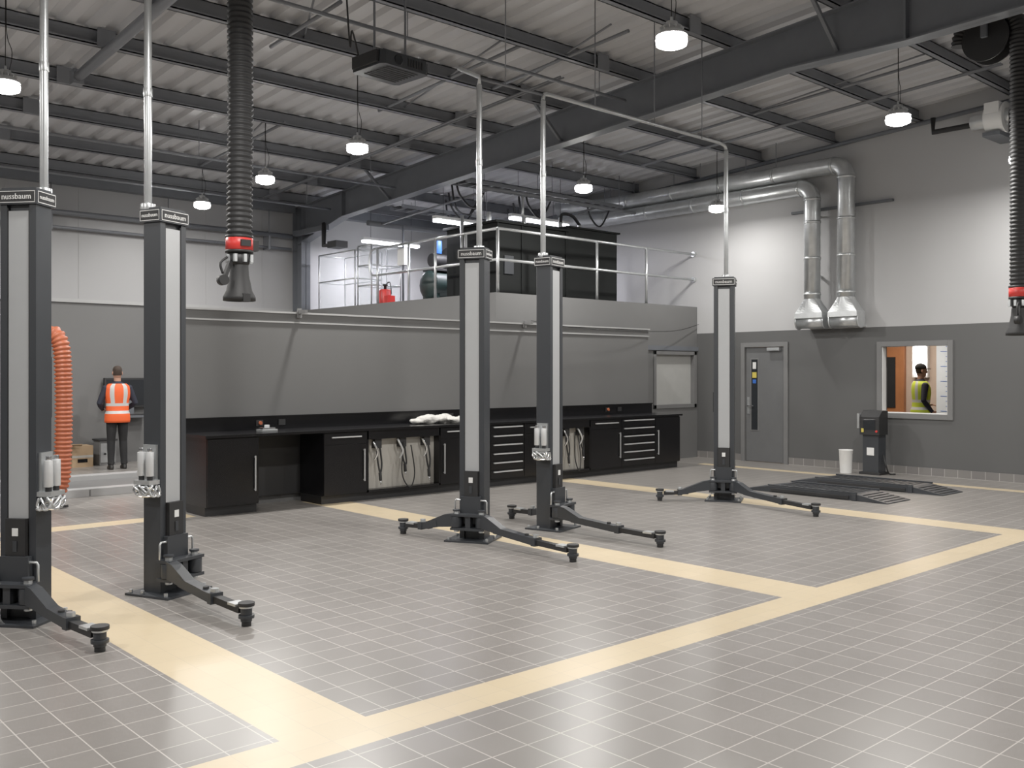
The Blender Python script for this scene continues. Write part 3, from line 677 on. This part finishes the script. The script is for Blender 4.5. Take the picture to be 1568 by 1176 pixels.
mb.tube(catmull([(12.2,12.2,4.3),(12.25,12.2,4.45),(12.5,12.2,4.45),(12.7,12.2,4.3)],5),.03,M_rub,8)
mb.done('plant_enclosure',origin=(11.6,12.2,F),bevel=.004)
mb=MB() # compressor
mb.cyl((10.3,13.6,3.15),(11.2,13.6,3.15),.26,M_green,n=24); mb.ell((10.3,13.6,3.15),(.1,.26,.26),M_green); mb.ell((11.2,13.6,3.15),(.1,.26,.26),M_green)
for x in (10.35,11.1):
    for y in (13.42,13.78): mb.bx(x-.03,x+.03,y-.03,y+.03,F,3.0,M_green)
mb.bx(10.3,11.1,13.42,13.78,3.40,3.44,M_blk); mb.cyl((10.35,13.6,3.60),(10.65,13.6,3.60),.12,M_blk,n=20); mb.bx(10.75,11.0,13.48,13.72,3.44,3.8,M_blk)
for y in (13.5,13.7): mb.cyl((10.88,y,3.8),(10.88,y,3.98),.06,M_blue)
mb.cyl((10.5,13.6,3.72),(10.5,13.6,3.95),.07,M_blue)
mb.cyl((10.70,13.6,3.65),(10.73,13.6,3.65),.2,M_blk,n=20)
mb.done('air_compressor',origin=(10.6,13.6,F),bevel=.003)
mb=MB() # caged tanks
def cage(x0,x1,y0,y1,z0,z1,k=3):
    r=.014
    for x in (x0,x1):
        for y in (y0,y1): mb.cyl((x,y,z0),(x,y,z1),r,M_galv,n=8)
    for z in [z0+.03+(z1-z0-.04)*i/k for i in range(k+1)]:
        mb.tube([(x0,y0,z),(x1,y0,z)],r,M_galv,8); mb.tube([(x0,y1,z),(x1,y1,z)],r,M_galv,8); mb.tube([(x0,y0,z),(x0,y1,z)],r,M_galv,8); mb.tube([(x1,y0,z),(x1,y1,z)],r,M_galv,8)
    mb.bx(x0+.02,x1-.02,y0+.02,y1-.02,z0+.04,z1-.03,M_clear)
cage(9.85,10.45,15.3,16.6,F,F+1.1,2); cage(9.85,10.5,14.75,15.2,F,F+1.15,3)
mb.done('wire_storage_cage',origin=(10.1,15.6,F))
mb=MB(); mb.lathe([(.1,0),(.11,.03),(.11,.28),(.09,.3)],(9.98,14.5,F),M_red,18); mb.bx(9.9,10.06,14.3,14.42,F,F+.18,M_red); mb.lathe([(.025,.3),(.025,.36),(.05,.37),(.05,.4)],(9.98,14.5,F),M_blk,12); mb.tube(catmull([(9.98,14.5,F+.38),(9.98,14.35,F+.42),(9.98,14.3,F+.2)],5),.01,M_rub,6); mb.done('red_grease_drum',origin=(9.98,14.5,F))
mb=MB(); mb.cyl((9.95,13.9,4.2),(9.95,13.9,F),.02,M_steel,n=8); mb.cyl((10.0,12.3,4.2),(10.0,12.3,F),.03,M_galv,n=8); mb.bx(9.9,10.0,13.8,14.0,3.5,3.8,M_white); mb.done('service_riser',origin=(10,13,F))
mb=MB(); mb.tube([(9.55,15.9,4.35),(9.3,15.5,4.35),(9.3,15.5,3.95),(9.35,15.2,3.95)],.045,M_blk,10); mb.bx(9.25,9.5,15.0,15.3,3.88,4.0,M_blk); mb.bx(9.5,9.59,15.8,17.0,4.3,4.4,M_steel); mb.done('pipe_bracket',origin=(9.5,16,4.3))

# ------------------------------------------------------------------ left rear area
mb=MB(); mb.bx(2.2,6.6,12.75,12.95,0,.10,M_trimw); mb.bx(2.2,6.6,12.95,14.2,0,.05,M_wgrey); mb.bx(2.2,6.6,14.2,14.45,0,.12,M_trimw)
for x in (2.6,3.4,4.2,5.0,5.8): mb.bx(x,x+.02,12.745,12.75,.01,.09,M_frame)
mb.done('vehicle_test_bed',origin=(4.4,13.6,0),bevel=.004)
mb=MB(); c=(5.42,16.95)
mb.bx(c[0]-.17,c[0]+.17,c[1]-.17,c[1]+.17,0,.36,M_card); mb.bx(c[0]-.17,c[0]+.17,c[1]-.172,c[1]-.17,.16,.2,M_beige); mb.obox((c[0]-.17,c[1]-.17,.36),(c[0]-.2,c[1]-.3,.4),.3,.005,M_card); mb.bx(c[0]-.08,c[0]+.08,c[1]-.174,c[1]-.17,.08,.14,M_black); mb.done('cardboard_box',origin=(c[0],c[1],0))
mb=MB(); mb.bx(5.72,6.0,16.85,17.15,0,.42,M_frame); mb.bx(5.74,5.98,16.84,16.85,.05,.38,M_galv); mb.bx(5.7,6.02,16.83,17.17,.42,.45,M_blk); mb.cyl((5.8,16.83,.2),(5.8,16.8,.2),.02,M_blk); mb.done('small_cabinet',origin=(5.86,17,0),bevel=.004)
mb=MB(); mb.bx(5.90,6.75,17.12,17.2,.98,1.50,M_blk); mb.bx(5.93,6.72,17.115,17.12,1.01,1.47,M_glassd); mb.bx(6.1,6.6,16.95,17.2,.8,.84,M_steel); mb.bx(6.3,6.4,17.1,17.245,.8,1.1,M_steel); mb.bx(6.15,6.55,16.96,17.1,.84,.86,M_blk); mb.done('diagnostic_monitor',origin=(6.35,17.2,1.2),bevel=.004)

# ------------------------------------------------------------------ people
SK=mat('skin',(0.42,0.22,0.15),0.55,var=.05); HAIR=mat('hair_brown',(0.04,0.025,0.017),0.8,bump=.3,scale=60)
NAVY=mat('navy_fabric',(0.010,0.012,0.025),0.8); BLKF=mat('black_fabric',(0.008,0.008,0.009),0.85); SHOE=mat('shoe_leather',(0.010,0.009,0.008),0.5)
HVO=mat('hi_vis_orange',(0.90,0.11,0.02),0.65); HVY=mat('hi_vis_yellow',(0.55,0.68,0.04),0.65); REFL=mat('reflective_tape',(0.55,0.56,0.55),0.35); EYE=mat('eye_dark',(0.02,0.015,0.01),0.2); LIP=mat('lips',(0.35,0.12,0.10),0.5)
def ring(c,rx,ry,n=28,p=2.3):
    out=[]
    for j in range(n):
        a=2*math.pi*j/n; ca,sa=math.cos(a),math.sin(a)
        out.append((c[0]+rx*math.copysign(abs(ca)**(2/p),ca),c[1]+ry*math.copysign(abs(sa)**(2/p),sa),c[2]))
    return out
def person(name,loc,rz,arms,vest,haircap,scale=1.0,shirt=NAVY):
    # local: facing -Y, +X is the person's left
    mb=MB(); T=M_white; bones=[]
    tors=[(.80,.12,.10,0),(.86,.165,.12,.005),(.93,.175,.125,.01),(1.02,.16,.115,0),(1.12,.165,.118,-.005),(1.24,.185,.13,-.005),(1.34,.195,.128,.0),(1.41,.185,.108,.01),(1.455,.13,.085,.012),(1.49,.07,.068,.01)]
    mb.loft([ring((0,cy,z),rx,ry) for z,rx,ry,cy in tors],T)
    mb.tube([(0,.012,1.44),(0,.005,1.50),(0,-.002,1.57)],[.064,.056,.056],T,16)
    bones.append((V((0,0,.95)),V((0,0,1.36)),.16,'torso')); bones.append((V((0,.01,1.46)),V((0,0,1.56)),.056,'neck'))
    head=[(1.535,.030,.035,-.045),(1.55,.048,.062,-.022),(1.575,.058,.078,-.012),(1.61,.066,.088,-.006),(1.65,.072,.096,.0),(1.69,.075,.099,.003),(1.72,.072,.095,.004),(1.748,.058,.078,.005),(1.765,.035,.048,.006),(1.772,.012,.015,.006)]
    mb.loft([ring((0,cy,z),rx,ry,24,2.1) for z,rx,ry,cy in head],T)
    mb.tube([(0,-.092,1.665),(0,-.108,1.635),(0,-.112,1.622),(0,-.095,1.61)],[.008,.012,.014,.008],T,10)
    mb.ell((0,-.088,1.675),(.05,.012,.012),T)      # brow
    mb.ell((0,-.088,1.585),(.026,.012,.007),T); mb.ell((0,-.07,1.548),(.022,.018,.014),T)
    for s in (-1,1): mb.ell((s*.078,.008,1.64),(.010,.018,.032),T)
    bones.append((V((0,0,1.60)),V((0,0,1.69)),.085,'head'))
    for s,(ft) in ((-1,-.02),(1,.06)):
        hip=V((s*.088,0,.87)); kn=V((s*.10,-.02+ft*.3,.48)); an=V((s*.11,.02+ft*.5,.09))
        mb.tube([hip+V((0,0,.04)),hip,hip.lerp(kn,.5),kn,kn.lerp(an,.35),kn.lerp(an,.8),an],[.07,.094,.082,.066,.064,.056,.058],T,18)
        bones.append((hip,an,.07,'leg'))
        mb.loft([ring((an.x,an.y+o,z),rx,ry,18) for z,rx,ry,o in ((0,.045,.125,-.055),(.03,.05,.13,-.055),(.06,.045,.10,-.035),(.10,.036,.05,0),(.14,.034,.045,.0))],T)
        bones.append((an+V((0,.03,.02)),an+V((0,-.14,.02)),.045,'foot'))
    for s,(el,wr,fd,pn) in zip((-1,1),arms):
        sh=V((s*.185,.005,1.385)); el=V(el); wr=V(wr); fd=V(fd).normalized(); pn=V(pn).normalized(); sd=fd.cross(pn).normalized(); pn=sd.cross(fd).normalized()
        mb.tube([sh-V((s*.05,0,-.015)),sh,sh.lerp(el,.4),el,el.lerp(wr,.35),wr],[.05,.066,.056,.046,.046,.032],T,16)
        mb.ell(tuple(sh),(.062,.062,.06),T)
        bones.append((sh,wr-(wr-el).normalized()*.02,.05,'arm'))
        pe=wr+fd*.09
        for k in (-1.2,-.4,.4,1.2): mb.tube([wr+sd*k*.012,wr+fd*.045+sd*k*.018,pe+sd*k*.018],[.018,.016,.013],T,10)
        bones.append((wr+fd*.02,pe+fd*.08,.03,'hand'))
        for k,Lf in zip((-1.5,-.5,.5,1.5),(.062,.074,.078,.066)):
            b=pe-fd*.01+sd*k*.0165+sd*0
            f1=b+fd*Lf*.45+sd*k*.002; f2=f1+(fd+pn*.55).normalized()*Lf*.35; f3=f2+(fd+pn*1.3).normalized()*Lf*.3
            mb.tube([b,f1,f2,f3],[.0092,.0088,.0082,.0072],T,8)
        tb=wr+fd*.03+sd*(-s)*.024
        mb.tube([tb,tb+(fd+sd*(-s)*1.0).normalized()*.035,tb+(fd*1.0+sd*(-s)*.6+pn*.4).normalized()*.068],[.013,.011,.008],T,8)
    bmesh.ops.recalc_face_normals(mb.bm,faces=mb.bm.faces)
    me=bpy.data.meshes.new('tmp'); mb.bm.to_mesh(me); mb.bm.free()
    to=bpy.data.objects.new('tmp',me); scene.collection.objects.link(to)
    m1=to.modifiers.new('r','REMESH'); m1.mode='VOXEL'; m1.voxel_size=.0065; m1.use_smooth_shade=True
    m2=to.modifiers.new('s','SMOOTH'); m2.iterations=3; m2.factor=.5
    dg=bpy.context.evaluated_depsgraph_get(); body=bpy.data.meshes.new_from_object(to.evaluated_get(dg)); bpy.data.objects.remove(to)
    mats=[SK,shirt,BLKF,SHOE,HAIR,LIP]; body.materials.clear()
    for m in mats: body.materials.append(m)
    def near(p):
        best=None;bd=9
        for a,b,r,l in bones:
            ab=b-a; t=max(0,min(1,(p-a).dot(ab)/ab.length_squared)); d=(p-a-ab*t).length-r
            if d<bd: bd=d;best=l
        return best
    for f in body.polygons:
        p=f.center; l=near(p); i=1
        if p.z>1.505 and abs(p.x)<.12 and l in('head','neck'):
            i=0
            if l=='head' or p.z>1.6:
                if p.z>1.715 or (p.y>.0 and p.z>1.60 and abs(p.x)<.073) or (p.y>-.05 and p.z>1.68): i=4
                elif abs(p.x)<.024 and p.y<-.088 and 1.578<p.z<1.593: i=5
        elif l=='neck': i=0 if p.z>1.49 else 1
        elif l=='hand': i=0
        elif l=='foot': i=3 if p.z<.11 else 2
        elif l=='leg' or p.z<.93 and l=='torso': i=2 if p.z>.075 else 3
        f.material_index=i; f.use_smooth=True
    body.name=name
    o=bpy.data.objects.new(name,body); scene.collection.objects.link(o)
    o.location=loc; o.rotation_euler=(0,0,math.radians(rz)); o.scale=(scale,)*3
    vb=MB()
    zz=[.80,.84,.90,.95,.951,1.0,1.001,1.05,1.08,1.081,1.13,1.131,1.18,1.24,1.30,1.35,1.39,1.42,1.445,1.462]
    def prof(z):
        for a,b in zip(tors,tors[1:]):
            if a[0]<=z<=b[0]:
                t=(z-a[0])/(b[0]-a[0]); return [a[k]*(1-t)+b[k]*t for k in (1,2,3)]
    rings=[]; N=64
    for z in zz:
        rx,ry,cy=prof(z); fl=.017+(.012 if z<.96 else 0)
        if z<.9: rx,ry=.172,.125
        w=.004*math.sin(z*31)
        rings.append(ring((0,cy,z),rx+fl+w,ry+fl,N,2.4))
    fs=vb.loft(rings,vest,caps=False)
    ri=vb.mi(REFL)
    for q,f in enumerate(fs):
        c=f.calc_center_median(); ca=abs(math.cos(2*math.pi*((q%N)+.5)/N))
        if .951<c.z<1.0 or 1.081<c.z<1.13: f.material_index=ri
        elif c.z>1.13 and .33<ca<.62: f.material_index=ri
    v=vb.done(name+'_vest'); v.name='vest'; v.parent=o
    so=v.modifiers.new('t','SOLIDIFY'); so.thickness=.004; so.offset=0
    fb=MB()
    for s in (-1,1):
        fb.ell((s*.03,-.0895,1.655),(.012,.006,.007),M_white,10,6); fb.ell((s*.03,-.0945,1.655),(.005,.003,.005),EYE,8,6)
        fb.ell((s*.031,-.097,1.678),(.018,.004,.004),HAIR,8,6)
    e=fb.done(name+'_face'); e.name='eyes_and_brows'; e.parent=o
    if haircap=='cap':
        cb=MB()
        hr=[(1.688,.079,.104,.003),(1.715,.08,.104,.004),(1.745,.072,.092,.006),(1.775,.05,.062,.008),(1.788,.02,.025,.008)]
        cb.loft([ring((0,cy,z),rx,ry,28,2.1) for z,rx,ry,cy in hr],BLKF)
        n=10; top=[];bt=[]
        a=[math.pi+math.pi*i/n for i in range(n+1)]
        outer=[(.072*math.cos(t),-.07+.11*math.sin(t)) for t in a]
        for px_,py_ in outer: top.append(cb.v((px_,py_,1.694-.12*max(0,-py_-.1)))); bt.append(cb.v((px_,py_,1.688-.12*max(0,-py_-.1))))
        cb.f(top,BLKF); cb.f(bt[::-1],BLKF)
        for i in range(n): cb.f([bt[i],bt[i+1],top[i+1],top[i]],BLKF)
        cb.ell((0,.008,1.79),(.008,.008,.005),BLKF,8,4)
        k=cb.done(name+'_cap'); k.name='cap'; k.parent=o
    return o
armsA=[((-.29,.02,1.13),(-.20,-.20,1.02),(.25,-1,-.05),(0,-.1,-1)),((.29,.02,1.13),(.20,-.20,1.02),(-.25,-1,-.05),(0,-.1,-1))]
person('technician_in_orange_vest',(5.75,16.1,0),172,armsA,HVO,'hair',.965)
armsB=[((-.25,.06,1.12),(-.22,-.10,.93),(.1,-.6,-.6),(1,0,0)),((.25,.0,1.12),(.12,-.19,1.03),(-.9,-.4,.1),(0,.2,-1))]
person('visitor_in_yellow_vest',(16.76,7.72,0),48,armsB,HVY,'cap',.985)

# ------------------------------------------------------------------ world + camera
w=bpy.data.worlds.new('World'); scene.world=w; w.use_nodes=True
w.node_tree.nodes['Background'].inputs['Color'].default_value=(.5,.55,.6,1); w.node_tree.nodes['Background'].inputs['Strength'].default_value=.3
cam=bpy.data.cameras.new('camera'); co=bpy.data.objects.new('camera',cam); scene.collection.objects.link(co)
cam.sensor_width=36; cam.sensor_fit='HORIZONTAL'; cam.lens=36*1463/1568; cam.shift_y=-18/1568; cam.clip_start=.05
co.location=(0,0,1.6); co.rotation_euler=(math.radians(90),0,math.radians(-42.1))
scene.camera=co
